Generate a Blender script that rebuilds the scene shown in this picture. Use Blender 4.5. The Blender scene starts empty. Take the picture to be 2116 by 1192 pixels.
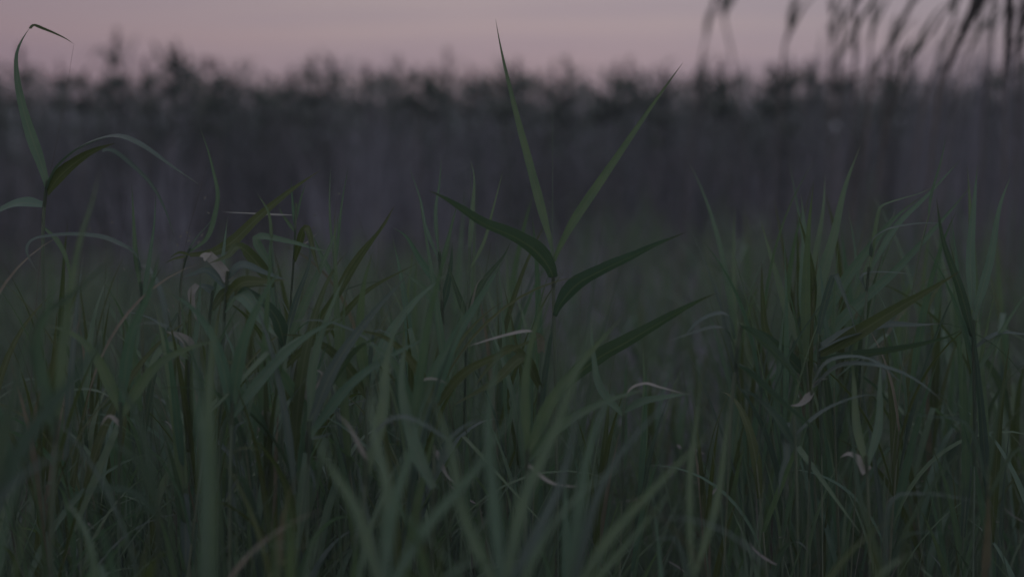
import bpy, math, random
import numpy as np
from mathutils import Vector

scene = bpy.context.scene
C = scene.collection
R = math.radians

# ------------------------------------------------------------------ camera
PITCH = R(4.8)
LENS = 70.0
CAM = Vector((0.0, 0.0, 1.15))
F = LENS / 36.0 * 2116.0
cd = bpy.data.cameras.new('camera')
cam = bpy.data.objects.new('camera', cd)
C.objects.link(cam)
cam.location = CAM
cam.rotation_euler = (R(90) - PITCH, 0, 0)
cd.lens = LENS
cd.sensor_width = 36.0
cd.clip_start = 0.05
cd.clip_end = 6000.0
cd.dof.use_dof = True
cd.dof.focus_distance = 3.08
cd.dof.aperture_fstop = 2.1
cd.dof.aperture_blades = 0
scene.camera = cam

# ------------------------------------------------------------------ world (dusk sky)
SUN_EL, SUN_AZ = R(1.5), R(2.0)          # the sun is down behind the reed bank
world = bpy.data.worlds.new('World')
scene.world = world
world.use_nodes = True
wt = world.node_tree
wt.nodes.clear()


def N(t, typ, **kw):
    n = t.nodes.new(typ)
    for k, v in kw.items():
        setattr(n, k, v)
    return n


def mathn(t, op, a, b=None, c=None, clamp=False):
    n = t.nodes.new('ShaderNodeMath')
    n.operation = op
    n.use_clamp = clamp
    for i, v in enumerate((a, b, c)):
        if v is None:
            continue
        if isinstance(v, (int, float)):
            n.inputs[i].default_value = v
        else:
            t.links.new(v, n.inputs[i])
    return n.outputs[0]


def mixc(t, fac, a, b, blend='MIX'):
    n = t.nodes.new('ShaderNodeMix')
    n.data_type = 'RGBA'
    n.blend_type = blend
    for i, v in ((0, fac), (6, a), (7, b)):
        if isinstance(v, (int, float)):
            n.inputs[i].default_value = v
        elif isinstance(v, tuple):
            n.inputs[i].default_value = (*v, 1.0) if len(v) == 3 else v
        else:
            t.links.new(v, n.inputs[i])
    return n.outputs[2]


def ramp(t, fac, stops, interp='LINEAR'):
    n = t.nodes.new('ShaderNodeValToRGB')
    n.color_ramp.interpolation = interp
    el = n.color_ramp.elements
    while len(el) < len(stops):
        el.new(0.5)
    for e, (p, col) in zip(el, stops):
        e.position = p
        e.color = (*col, 1.0)
    t.links.new(fac, n.inputs[0])
    return n.outputs[0]


tc = N(wt, 'ShaderNodeTexCoord')
sep = N(wt, 'ShaderNodeSeparateXYZ')
wt.links.new(tc.outputs['Generated'], sep.inputs[0])
X, Y, Z = sep.outputs
elev = mathn(wt, 'DIVIDE', mathn(wt, 'ARCSINE', Z), math.pi / 2)          # 0 horizon .. 1 zenith
elev = mathn(wt, 'POWER', mathn(wt, 'MAXIMUM', elev, 0.0), 0.5)
grad = ramp(wt, elev, [
    (0.00, (0.320, 0.255, 0.300)),
    (0.13, (0.335, 0.268, 0.305)),
    (0.17, (0.352, 0.292, 0.318)),
    (0.21, (0.340, 0.298, 0.322)),
    (0.40, (0.365, 0.352, 0.390)),
    (0.70, (0.375, 0.380, 0.435)),
    (1.00, (0.370, 0.385, 0.450))])
az = mathn(wt, 'ARCTAN2', X, Y)
azn = mathn(wt, 'DIVIDE', mathn(wt, 'SUBTRACT', az, SUN_AZ), R(19))
glow = mathn(wt, 'EXPONENT', mathn(wt, 'MULTIPLY', mathn(wt, 'MULTIPLY', azn, azn), -1.0))
low = mathn(wt, 'SUBTRACT', 1.0, elev, clamp=True)
gl = mathn(wt, 'MULTIPLY_ADD', glow, 0.46, 0.55)
gl = mathn(wt, 'MULTIPLY_ADD', mathn(wt, 'SUBTRACT', gl, 0.95), low, 0.95)
col = mixc(wt, 1.0, grad, gl, 'MULTIPLY')
# pinker towards the left of the sunset, greyer towards the right
side = mathn(wt, 'MULTIPLY_ADD', az, 1.9, 0.5, clamp=True)
tint = ramp(wt, side, [(0.0, (1.00, 0.88, 0.94)), (0.35, (1.0, 0.975, 0.97)), (1.0, (0.955, 1.0, 1.045))])
col = mixc(wt, low, col, mixc(wt, 1.0, col, tint, 'MULTIPLY'))
# thin streaks of cloud
mp = N(wt, 'ShaderNodeMapping')
mp.inputs['Scale'].default_value = (3.0, 3.0, 75.0)
wt.links.new(tc.outputs['Generated'], mp.inputs[0])
nz = N(wt, 'ShaderNodeTexNoise')
nz.inputs['Scale'].default_value = 1.6
nz.inputs['Detail'].default_value = 4.0
wt.links.new(mp.outputs[0], nz.inputs['Vector'])
st = mathn(wt, 'MULTIPLY', mathn(wt, 'SUBTRACT', nz.outputs[0], 0.50), 3.6, clamp=True)
col = mixc(wt, mathn(wt, 'MULTIPLY', st, 0.85), col, mixc(wt, 1.0, col, (0.76, 0.80, 0.92), 'MULTIPLY'))
sp_ = mathn(wt, 'MULTIPLY', mathn(wt, 'SUBTRACT', 0.46, nz.outputs[0]), 4.0, clamp=True)
col = mixc(wt, mathn(wt, 'MULTIPLY', sp_, 0.7), col, mixc(wt, 1.0, col, (1.07, 1.0, 0.95), 'MULTIPLY'))
bg = N(wt, 'ShaderNodeBackground')
wt.links.new(col, bg.inputs[0])
bg.inputs[1].default_value = 1.08
sky = N(wt, 'ShaderNodeTexSky')
sky.sky_type = 'NISHITA'
sky.sun_disc = False
sky.sun_elevation = SUN_EL
sky.sun_rotation = SUN_AZ
bg2 = N(wt, 'ShaderNodeBackground')
wt.links.new(sky.outputs[0], bg2.inputs[0])
bg2.inputs[1].default_value = 0.002
add = N(wt, 'ShaderNodeAddShader')
wo = N(wt, 'ShaderNodeOutputWorld')
wt.links.new(bg.outputs[0], add.inputs[0])
wt.links.new(bg2.outputs[0], add.inputs[1])
wt.links.new(add.outputs[0], wo.inputs[0])

# last light of the sunset: weak and very soft
sd = bpy.data.lights.new('sun', 'SUN')
sun = bpy.data.objects.new('sun', sd)
C.objects.link(sun)
sd.energy = 0.05
sd.angle = R(25)
sd.color = (1.0, 0.78, 0.72)
sun.rotation_euler = (R(90) - SUN_EL, 0, math.pi - SUN_AZ)

HAZE = 0.0085
vs = scene.view_settings
vs.view_transform = 'Standard'
vs.look = 'None'
vs.exposure = 0.0
vs.gamma = 1.0
vs.use_curve_mapping = False
scene.cycles.use_denoising = True
scene.cycles.max_bounces = 8
scene.cycles.transparent_max_bounces = 4

rng = random.Random(11)
nr = np.random.default_rng(11)


# ------------------------------------------------------------------ materials
def leaf_material(name, ca, cb, cc, rough=0.42, trans=0.35, mott=0.35, spec=0.5, attr=False):
    """Blade: two pigments mixed per plant / per blade, paler midrib, veins, mottling."""
    m = bpy.data.materials.new(name)
    m.use_nodes = True
    t = m.node_tree
    t.nodes.clear()
    uv = N(t, 'ShaderNodeUVMap')
    su = N(t, 'ShaderNodeSeparateXYZ')
    t.links.new(uv.outputs[0], su.inputs[0])
    u, v = su.outputs[0], su.outputs[1]
    if attr:
        at = N(t, 'ShaderNodeAttribute')
        at.attribute_name = 'tone'
        rnd = at.outputs['Fac']
    else:
        oi = N(t, 'ShaderNodeObjectInfo')
        rnd = oi.outputs['Random']
    base = mixc(t, rnd, ca, cb)
    geo = N(t, 'ShaderNodeTexCoord')
    n1 = N(t, 'ShaderNodeTexNoise')
    n1.inputs['Scale'].default_value = 30.0
    n1.inputs['Detail'].default_value = 3.0
    t.links.new(geo.outputs['Object'], n1.inputs['Vector'])
    f = mathn(t, 'MULTIPLY', mathn(t, 'SUBTRACT', n1.outputs[0], 0.42), 3.0, clamp=True)
    base = mixc(t, mathn(t, 'MULTIPLY', f, mott), base, cc)
    # browning tips
    tip = mathn(t, 'MULTIPLY', mathn(t, 'SUBTRACT', v, 0.86), 5.0, clamp=True)
    base = mixc(t, mathn(t, 'MULTIPLY', tip, 0.8), base, (0.11, 0.085, 0.05))
    # midrib and veins
    d = mathn(t, 'ABSOLUTE', mathn(t, 'SUBTRACT', u, 0.5))
    rib = mathn(t, 'SUBTRACT', 1.0, mathn(t, 'MULTIPLY', d, 11.0), clamp=True)
    base = mixc(t, mathn(t, 'MULTIPLY', rib, 0.7), base, mixc(t, 0.5, base, (0.24, 0.27, 0.17)))
    vein = mathn(t, 'SINE', mathn(t, 'MULTIPLY', u, 62.0))
    base = mixc(t, mathn(t, 'MULTIPLY_ADD', vein, 0.15, 0.15), base, mixc(t, 1.0, base, (0.55, 0.6, 0.55), 'MULTIPLY'))
    bmp = N(t, 'ShaderNodeBump')
    bmp.inputs['Strength'].default_value = 0.04 if 'stem' in name or 'sheath' in name else 0.25
    bmp.inputs['Distance'].default_value = 0.001
    t.links.new(mathn(t, 'ADD', vein, mathn(t, 'MULTIPLY', n1.outputs[0], 3.0)), bmp.inputs['Height'])
    p = N(t, 'ShaderNodeBsdfPrincipled')
    t.links.new(base, p.inputs['Base Color'])
    t.links.new(bmp.outputs[0], p.inputs['Normal'])
    p.inputs['Roughness'].default_value = rough
    p.inputs['Specular IOR Level'].default_value = spec
    tr = N(t, 'ShaderNodeBsdfTranslucent')
    t.links.new(mixc(t, 1.0, base, (1.1, 1.25, 0.75), 'MULTIPLY'), tr.inputs[0])
    mx = N(t, 'ShaderNodeMixShader')
    mx.inputs[0].default_value = trans
    t.links.new(p.outputs[0], mx.inputs[1])
    t.links.new(tr.outputs[0], mx.inputs[2])
    o = N(t, 'ShaderNodeOutputMaterial')
    t.links.new(mx.outputs[0], o.inputs[0])
    return m


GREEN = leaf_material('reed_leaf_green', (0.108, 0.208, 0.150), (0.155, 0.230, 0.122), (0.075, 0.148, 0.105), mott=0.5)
OLIVE = leaf_material('reed_leaf_olive', (0.095, 0.125, 0.035), (0.080, 0.120, 0.042), (0.055, 0.085, 0.03), rough=0.5, spec=0.35)
DARK = leaf_material('reed_leaf_shade_tone', (0.066, 0.122, 0.088), (0.080, 0.130, 0.076), (0.048, 0.088, 0.062), rough=0.55, spec=0.3, trans=0.38)  # darkened copy of the green: shade on undersides and corner leaves put into the pigment
BLUE = leaf_material('reed_leaf_bluish', (0.085, 0.140, 0.115), (0.075, 0.130, 0.110), (0.05, 0.09, 0.08), rough=0.34, spec=0.7)
PALE = leaf_material('pale_leaf_and_glint', (0.36, 0.34, 0.31), (0.28, 0.28, 0.26), (0.17, 0.165, 0.145), rough=0.55, trans=0.2, mott=0.55)  # dry leaf pieces, and small glints put into the colour
STEM = leaf_material('reed_stem', (0.17, 0.25, 0.18), (0.22, 0.25, 0.16), (0.10, 0.15, 0.11), trans=0.2, mott=0.45)
STRAW = leaf_material('dry_leaf_straw', (0.20, 0.18, 0.13), (0.25, 0.22, 0.17), (0.12, 0.105, 0.08), trans=0.25, rough=0.55, mott=0.6)
SHEATH = leaf_material('reed_sheath', (0.15, 0.24, 0.16), (0.19, 0.24, 0.15), (0.10, 0.16, 0.11), trans=0.3, mott=0.4)
DRYSTEM = leaf_material('dry_reed_stem', (0.13, 0.105, 0.09), (0.19, 0.155, 0.13), (0.08, 0.062, 0.055), trans=0.0, rough=0.6, mott=0.6)
PLUME = leaf_material('reed_plume', (0.060, 0.046, 0.045), (0.075, 0.056, 0.052), (0.035, 0.028, 0.028), trans=0.15, rough=0.7)
FARLEAF = leaf_material('far_reed_leaf', (0.045, 0.072, 0.045), (0.06, 0.085, 0.05), (0.03, 0.048, 0.035), trans=0.25, rough=0.55, spec=0.35)
GRASS = leaf_material('grass_blades', (0.062, 0.115, 0.086), (0.205, 0.285, 0.195), (0.05, 0.092, 0.068), attr=True)
DEAD = leaf_material('dead_blades', (0.085, 0.068, 0.066), (0.40, 0.36, 0.36), (0.06, 0.047, 0.048), attr=True, trans=0.2, rough=0.6, mott=0.5)
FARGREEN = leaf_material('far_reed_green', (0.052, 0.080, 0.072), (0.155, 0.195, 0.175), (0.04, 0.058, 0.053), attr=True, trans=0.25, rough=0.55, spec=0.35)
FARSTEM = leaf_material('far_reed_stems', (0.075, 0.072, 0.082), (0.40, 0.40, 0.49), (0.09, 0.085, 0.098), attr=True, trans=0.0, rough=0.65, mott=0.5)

mg = bpy.data.materials.new('marsh_soil')
mg.use_nodes = True
t = mg.node_tree
p = t.nodes['Principled BSDF']
tcg = N(t, 'ShaderNodeTexCoord')
n1 = N(t, 'ShaderNodeTexNoise')
n1.inputs['Scale'].default_value = 3.0
n1.inputs['Detail'].default_value = 8.0
t.links.new(tcg.outputs['Object'], n1.inputs['Vector'])
n2 = N(t, 'ShaderNodeTexNoise')
n2.inputs['Scale'].default_value = 60.0
n2.inputs['Detail'].default_value = 5.0
t.links.new(tcg.outputs['Object'], n2.inputs['Vector'])
gcol = ramp(t, n1.outputs[0], [(0.3, (0.05, 0.042, 0.036)), (0.55, (0.095, 0.08, 0.07)), (0.75, (0.06, 0.065, 0.045))])
gcol = mixc(t, mathn(t, 'MULTIPLY', n2.outputs[0], 0.6), gcol, (0.14, 0.12, 0.105))
t.links.new(gcol, p.inputs['Base Color'])
p.inputs['Roughness'].default_value = 0.9
bm_ = N(t, 'ShaderNodeBump')
bm_.inputs['Strength'].default_value = 0.8
bm_.inputs['Distance'].default_value = 0.03
t.links.new(n2.outputs[0], bm_.inputs['Height'])
t.links.new(bm_.outputs[0], p.inputs['Normal'])


# ------------------------------------------------------------------ mesh helpers
def mesh_obj(name, verts, quads, mat, uvs=None, tone=None, parent=None, smooth=True):
    me = bpy.data.meshes.new(name)
    verts = np.asarray(verts, dtype=np.float32)
    quads = np.asarray(quads, dtype=np.int32)
    nq = len(quads)
    me.vertices.add(len(verts))
    me.vertices.foreach_set('co', verts.ravel())
    me.loops.add(nq * 4)
    me.loops.foreach_set('vertex_index', quads.ravel())
    me.polygons.add(nq)
    me.polygons.foreach_set('loop_start', np.arange(0, nq * 4, 4, dtype=np.int32))
    me.polygons.foreach_set('use_smooth', np.full(nq, smooth, dtype=bool))
    if uvs is not None:
        ul = me.uv_layers.new(name='UVMap')
        ul.data.foreach_set('uv', np.asarray(uvs, dtype=np.float32)[quads.ravel()].ravel())
    if tone is not None:
        a = me.attributes.new('tone', 'FLOAT', 'POINT')
        a.data.foreach_set('value', np.asarray(tone, dtype=np.float32))
    me.update(calc_edges=True)
    me.validate()
    me.materials.append(mat)
    o = bpy.data.objects.new(name, me)
    C.objects.link(o)
    if parent is not None:
        o.parent = parent
    return o


def spline(pts, n):
    """Catmull-Rom through pts (k,3), resampled to n+1 points by arc length."""
    P = np.asarray(pts, dtype=float)
    if len(P) == 2:
        s = np.linspace(0, 1, n + 1)[:, None]
        return P[0] * (1 - s) + P[1] * s
    E = np.vstack([2 * P[0] - P[1], P, 2 * P[-1] - P[-2]])
    out = []
    for i in range(1, len(E) - 2):
        p0, p1, p2, p3 = E[i - 1], E[i], E[i + 1], E[i + 2]
        s = np.linspace(0, 1, 12, endpoint=False)[:, None]
        out.append(0.5 * (2 * p1 + (p2 - p0) * s + (2 * p0 - 5 * p1 + 4 * p2 - p3) * s ** 2 + (3 * p1 - p0 - 3 * p2 + p3) * s ** 3))
    out.append(E[-2][None])
    D = np.vstack(out)
    L = np.concatenate([[0], np.cumsum(np.linalg.norm(np.diff(D, axis=0), axis=1))])
    q = np.linspace(0, L[-1], n + 1)
    return np.stack([np.interp(q, L, D[:, k]) for k in range(3)], 1)


def nrm(a):
    return a / np.maximum(np.linalg.norm(a, axis=-1, keepdims=True), 1e-9)


def blade_profile(t, base=0.45):
    k = np.clip(t / 0.28, 0, 1)
    k = k * k * (3 - 2 * k)
    return (base + (1 - base) * k) * np.maximum(1 - t ** 1.55, 0.0) ** 1.08 + 0.014


def leaf_mesh(name, line, width, nref, mat, parent, fold=0.22, base=0.45, wave=0.0, twist=0.0, blunt=False):
    """line (n+1,3) centre line, nref (3,) or (n+1,3) direction the upper face looks to."""
    n = len(line)
    T = nrm(np.gradient(line, axis=0))
    Nn = np.broadcast_to(np.asarray(nref, dtype=float), line.shape)
    Nn = nrm(Nn - (Nn * T).sum(1, keepdims=True) * T)
    S = np.cross(T, Nn)
    tt = np.linspace(0, 1, n)
    if twist:
        a = (twist * tt)[:, None]
        Nn, S = Nn * np.cos(a) + S * np.sin(a), S * np.cos(a) - Nn * np.sin(a)
    w = (np.full(n, 1.0) if blunt else blade_profile(tt, base)) * width * 0.5
    if wave:
        w = w * (1 + wave * np.sin(tt * 23 + rng.random() * 6) * 0.5 + wave * 0.5 * np.sin(tt * 57 + rng.random() * 6))
    w = w[:, None]
    rows = []
    for s_, h in ((-1, 1), (-0.5, 0.4), (0, 0), (0.5, 0.4), (1, 1)):
        rows.append(line + S * w * s_ + Nn * w * fold * h)
    V = np.stack(rows, 1).reshape(-1, 3)
    uv = np.stack([np.tile(np.array([0, .25, .5, .75, 1]), n), np.repeat(tt, 5)], 1)
    q = []
    for i in range(n - 1):
        for j in range(4):
            a = i * 5 + j
            q.append((a, a + 1, a + 6, a + 5))
    return mesh_obj(name, V, q, mat, uv, parent=parent)


def tube_mesh(name, line, r0, r1, mat, parent, sides=7, nodes=()):
    n = len(line)
    T = nrm(np.gradient(line, axis=0))
    A = nrm(np.cross(T, np.array([0.3, 1.0, 0.1])))
    B = np.cross(T, A)
    tt = np.linspace(0, 1, n)
    r = r0 + (r1 - r0) * tt
    for k in nodes:
        r = r * (1 + 0.35 * np.exp(-((tt - k) / 0.012) ** 2))
    ang = np.linspace(0, 2 * math.pi, sides, endpoint=False)
    V = (line[:, None] + r[:, None, None] * (np.cos(ang)[None, :, None] * A[:, None] + np.sin(ang)[None, :, None] * B[:, None])).reshape(-1, 3)
    uv = np.stack([np.tile(ang / (2 * math.pi), n), np.repeat(tt * 0.8, sides)], 1)
    q = []
    for i in range(n - 1):
        for j in range(sides):
            k = (j + 1) % sides
            q.append((i * sides + j, i * sides + k, (i + 1) * sides + k, (i + 1) * sides + j))
    return mesh_obj(name, V, q, mat, uv, parent=parent)


def thing(name, label, cat, loc=(0, 0, 0), group=None):
    o = bpy.data.objects.new(name, None)
    o.empty_display_size = 0.05
    C.objects.link(o)
    o.location = loc
    o['label'] = label
    o['category'] = cat
    if group:
        o['group'] = group
    return o


cp, sp = math.cos(PITCH), math.sin(PITCH)


def P(px, py, d):
    """World point that the photograph shows at pixel (px, py), d metres ahead."""
    a, b = (px - 1058.0) / F * d, -(py - 596.0) / F * d
    return np.array([a, d * cp + b * sp, CAM.z - d * sp + b * cp])


VIEW = np.array([0, -cp, sp])
UP = np.array([0, 0, 1.0])

# ------------------------------------------------------------------ ground
gv, gq = [], []
K = 60
xs = np.concatenate([[-400, -150, -60, -25], np.linspace(-10, 10, 41), [25, 60, 150, 400]])
ys = np.concatenate([[-150, -50, -10], np.linspace(-2, 18, 41), [40, 90, 250, 600]])
gx, gy = np.meshgrid(xs, ys)
near = np.exp(-(gx / 12) ** 2 - ((gy - 6) / 14) ** 2)
gz = near * (0.035 * np.sin(gx * 1.7 + 0.6 * gy) + 0.03 * np.sin(gy * 2.3 - gx) + 0.02 * np.sin(gx * 4.1 + gy * 3.2)) - 0.02
W_ = len(xs)
gq = [(j * W_ + i, j * W_ + i + 1, (j + 1) * W_ + i + 1, (j + 1) * W_ + i) for j in range(len(ys) - 1) for i in range(W_ - 1)]
g = mesh_obj('ground', np.stack([gx, gy, gz], -1).reshape(-1, 3), gq, mg)
g['kind'] = 'structure'

# haze added to lift the blacks and far bank: one closed even box
mh = bpy.data.materials.new('black_lift_haze')
mh.use_nodes = True
t = mh.node_tree
t.nodes.clear()
pv = N(t, 'ShaderNodeVolumePrincipled')
pv.inputs['Color'].default_value = (0.84, 0.90, 1.0, 1)
pv.inputs['Density'].default_value = HAZE
o_ = N(t, 'ShaderNodeOutputMaterial')
t.links.new(pv.outputs[0], o_.inputs['Volume'])
hb = [(x, y, z) for z in (-1.1, 2.2) for y in (-155, 605) for x in (-405, 405)]
hq = [(0, 2, 3, 1), (4, 5, 7, 6), (0, 1, 5, 4), (2, 6, 7, 3), (0, 4, 6, 2), (1, 3, 7, 5)]
hz_ = mesh_obj('haze', hb, hq, mh, smooth=False)
hz_['kind'] = 'stuff'


# ------------------------------------------------------------------ masses that nobody could count
def blades(base, az, length, a0, a1, width, seg, face=None, taper=1.0, tipw=0.04):
    """Many curved blades at once. Returns verts, quads, uvs, blade index per vert."""
    n = len(base)
    t = np.linspace(0, 1, seg + 1)
    ang = a0[:, None] + a1[:, None] * t[None] ** 1.6
    ds = (length / seg)[:, None]
    hz = np.concatenate([np.zeros((n, 1)), np.cumsum(np.sin((ang[:, 1:] + ang[:, :-1]) / 2) * ds, 1)], 1)
    vz = np.concatenate([np.zeros((n, 1)), np.cumsum(np.cos((ang[:, 1:] + ang[:, :-1]) / 2) * ds, 1)], 1)
    ca, sa = np.cos(az)[:, None], np.sin(az)[:, None]
    c = np.stack([base[:, 0:1] + hz * ca, base[:, 1:2] + hz * sa, base[:, 2:3] + vz], -1)
    if face is None:
        face = az + math.pi / 2
    S = np.stack([np.cos(face), np.sin(face), np.zeros(n)], -1)[:, None]
    prof = np.maximum(tipw, (0.55 + 0.45 * np.clip(t / 0.3, 0, 1)) * (1 - taper * t ** 2.2))
    w = (width[:, None] * prof[None] * 0.5)[..., None]
    V = np.stack([c - S * w, c + S * w], 2).reshape(-1, 3)
    uv = np.stack(np.broadcast_arrays(np.array([0.0, 1.0])[None, None], t[None, :, None] * np.ones((n, 1, 1))), -1).reshape(-1, 2)
    k = (seg + 1) * 2
    i = np.arange(seg)[None, :, None] * 2 + np.arange(n)[:, None, None] * k
    Q = (i + np.array([0, 1, 3, 2])[None, None]).reshape(-1, 4)
    return V, Q, uv, np.repeat(np.arange(n), k)


def stuff(name, parts, mat):
    Vs, Qs, Us, Ts, off = [], [], [], [], 0
    for V, Q, uv, tone in parts:
        Vs.append(V); Qs.append(Q + off); Us.append(uv); Ts.append(tone); off += len(V)
    o = mesh_obj(name, np.vstack(Vs), np.vstack(Qs), mat, np.vstack(Us), np.concatenate(Ts))
    o['kind'] = 'stuff'
    return o


def field(n, d0, d1, spread=0.36, pw=1.0):
    d = d0 + (d1 - d0) * nr.random(n) ** pw
    x = (nr.random(n) * 2 - 1) * (spread * d + 0.25)
    return np.stack([x, d, np.full(n, -0.03)], 1)


def patch(b, s, seed):
    """0..1 slow variation over the field, for clumps"""
    x, y = b[:, 0] * s, b[:, 1] * s
    return 0.5 + 0.25 * np.sin(x * 2.1 + seed + 1.3 * np.sin(y * 1.1 + seed)) + 0.25 * np.sin(y * 1.7 - x * 0.9 + 2 * seed)


def grass_band(n, d0, d1, h0, h1, w0, w1, a0=0.1, a1=0.5, pw=1.0, seg=5, clump=1.4, seed=0.0, tone=(0, 1), spread=0.36, slope=0.0):
    b = field(n, d0, d1, spread, pw)
    pt = patch(b, clump, seed)
    edge = np.clip((b[:, 0] / b[:, 1] - 0.08) / 0.08, 0, 1) + np.clip((-0.13 - b[:, 0] / b[:, 1]) / 0.06, 0, 1)     # thinner towards both near corners
    keep = nr.random(n) < (0.25 + 0.9 * pt) * (1 - 0.6 * edge * (b[:, 1] < 3.8))
    b, pt = b[keep], pt[keep]
    m = len(b)
    L = (h0 + (h1 - h0) * nr.random(m)) * (0.72 + 0.42 * pt)
    L = L * (1 - slope * (0.5 - 0.5 * np.tanh((b[:, 0] / b[:, 1] - 0.02) * 22)))     # lower on the left, taller right of the middle
    gp = (b[:, 0] / b[:, 1] - 0.066) / 0.036
    L = L * (1 - 0.30 * np.exp(-gp ** 4) * (b[:, 1] < 5.0))                       # the low gap beside the tall reed
    wd = w0 + (w1 - w0) * nr.random(m)
    V, Q, uv, idx = blades(b, nr.random(m) * 6.283, L, np.abs(nr.normal(0, a0, m)), np.abs(nr.normal(0, a1, m)), wd, seg, face=nr.normal(0, 0.75, m))
    tn = np.clip(tone[0] + (tone[1] - tone[0]) * (nr.random(m) * 0.6 + 0.4 * patch(b, 0.9, seed + 4) if d0 < 4 else nr.random(m) * 0.3 + 0.7 * (patch(b, 3.6, seed + 4) * patch(b, 1.3, seed)) ** 0.7), 0, 1)
    return V, Q, uv, tn[idx]


stuff('grass', [
    grass_band(700, 2.0, 2.7, 0.36, 0.56, 0.006, 0.012, pw=0.9, seed=1.0, tone=(0, 0.5)),
    grass_band(3400, 2.6, 4.4, 0.45, 0.80, 0.005, 0.011, seed=2.0, tone=(0, 0.55)),
    grass_band(3000, 2.6, 3.7, 0.45, 0.90, 0.0028, 0.006, seed=9.0, a0=0.28, a1=0.9, tone=(0.1, 1.0), seg=7),
    grass_band(1500, 2.7, 4.3, 0.60, 0.95, 0.006, 0.012, seed=7.0, clump=2.0, a0=0.12, a1=0.35, tone=(0, 0.7)),
    grass_band(4600, 4.2, 6.6, 0.50, 0.90, 0.010, 0.022, seed=3.0, tone=(-0.1, 1.3), slope=0.10, a1=0.8),
    grass_band(3600, 6.4, 8.4, 0.52, 0.92, 0.018, 0.038, seed=4.0, tone=(0.0, 1.5), slope=0.16, a1=0.9),
    grass_band(3200, 8.2, 10.1, 0.55, 0.92, 0.026, 0.050, seed=6.0, tone=(-0.2, 1.5), slope=0.30, clump=2.4, a1=0.9),
], GRASS)

# last year's dead blades, standing and lying between the green ones
def dead_band(n, d0, d1, h0, h1, w0, w1, flat, seed, tone=(0, 1), lift=0.22):
    b = field(n, d0, d1)
    m = len(b)
    L = h0 + (h1 - h0) * nr.random(m)
    b[:, 2] += np.where(nr.random(m) < flat, nr.random(m) * lift, 0.0)
    a = np.where(nr.random(m) < flat, nr.normal(1.35, 0.25, m), np.abs(nr.normal(0.1, 0.25, m)))
    V, Q, uv, idx = blades(b, nr.random(m) * 6.283, L, a, nr.normal(0.1, 0.5, m), w0 + (w1 - w0) * nr.random(m), 4)
    tn = tone[0] + (tone[1] - tone[0]) * nr.random(m) ** 2.2
    return V, Q, uv, tn[idx]


stuff('dead_grass', [
    dead_band(4200, 1.9, 4.4, 0.10, 0.50, 0.003, 0.009, 0.75, 1.0),
    dead_band(3600, 4.4, 7.5, 0.15, 0.55, 0.004, 0.011, 0.55, 2.0, (0.2, 1)),
    dead_band(1800, 6.6, 10.4, 0.35, 0.75, 0.008, 0.020, 0.2, 3.0, (0.1, 0.8)),
    dead_band(260, 2.6, 3.9, 0.03, 0.09, 0.004, 0.009, 1.0, 4.0, (0.3, 0.8), 0.6),
], DEAD)

# the far reed bank
nb = 3000
d = 10.4 + 5.6 * nr.random(nb) ** 1.25
bx = (nr.random(nb) * 2 - 1) * (0.40 * d + 0.6)
B = np.stack([bx, d, np.full(nb, -0.03)], 1)
hh = 1.145 + 0.010 * (d - 10.4) + 0.22 * patch(B, 3.4, 2.2) + 0.10 * patch(B, 8.0, 0.4) + nr.normal(0, 0.05, nb)
az_ = nr.random(nb) * 6.283
V1, Q1, U1, I1 = blades(B, az_, hh, np.abs(nr.normal(0, 0.05, nb)), np.abs(nr.normal(0, 0.10, nb)), 0.006 + 0.006 * nr.random(nb), 4, face=nr.normal(0, 0.5, nb), taper=0.4)
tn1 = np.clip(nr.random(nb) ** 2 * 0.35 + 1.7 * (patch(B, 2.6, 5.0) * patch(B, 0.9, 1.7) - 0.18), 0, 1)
# dead lower leaves hanging on the stems
nd = 10000
pick = nr.integers(0, nb, nd)
Bd = B[pick].copy()
Bd[:, 2] = hh[pick] * (0.15 + 0.6 * nr.random(nd))
V1b, Q1b, U1b, I1b = blades(Bd, nr.random(nd) * 6.283, 0.16 + 0.2 * nr.random(nd), np.abs(nr.normal(0.6, 0.3, nd)), np.abs(nr.normal(1.8, 0.6, nd)), 0.008 + 0.010 * nr.random(nd), 4, face=nr.normal(0, 0.8, nd))
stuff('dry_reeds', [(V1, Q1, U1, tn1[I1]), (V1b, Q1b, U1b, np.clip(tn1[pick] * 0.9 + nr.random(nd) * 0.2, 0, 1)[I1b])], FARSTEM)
nc = 34
cx = (nr.random(nc) * 2 - 1) * 4.6
cd_ = 10.35 + 0.8 * nr.random(nc)
per = 55
Bp = np.stack([np.repeat(cx, per) + nr.normal(0, 0.11, nc * per), np.repeat(cd_, per) + nr.normal(0, 0.10, nc * per), np.full(nc * per, -0.03)], 1)
hp = np.repeat(0.80 + 0.42 * nr.random(nc), per) * (0.8 + 0.3 * nr.random(nc * per))
V3, Q3, U3, I3 = blades(Bp, nr.random(nc * per) * 6.283, hp, np.abs(nr.normal(0.03, 0.08, nc * per)), np.abs(nr.normal(0.1, 0.25, nc * per)), 0.009 + 0.010 * nr.random(nc * per), 4, face=nr.normal(0, 0.6, nc * per), taper=0.5)
tp_ = np.clip(np.repeat(0.10 + 0.95 * nr.random(nc), per) + nr.normal(0, 0.15, nc * per), 0, 1)
nm = 13                                                         # pale and dark tufts in the low meadow
dm = 5.2 + 4.6 * nr.random(nm)
xm = (1170 + 430 * nr.random(nm) - 640 * (nr.random(nm) < 0.08) - 1058) / F * dm
pm = 70
Bm = np.stack([np.repeat(xm, pm) + nr.normal(0, 0.09, nm * pm), np.repeat(dm, pm) + nr.normal(0, 0.09, nm * pm), np.full(nm * pm, -0.03)], 1)
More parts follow.
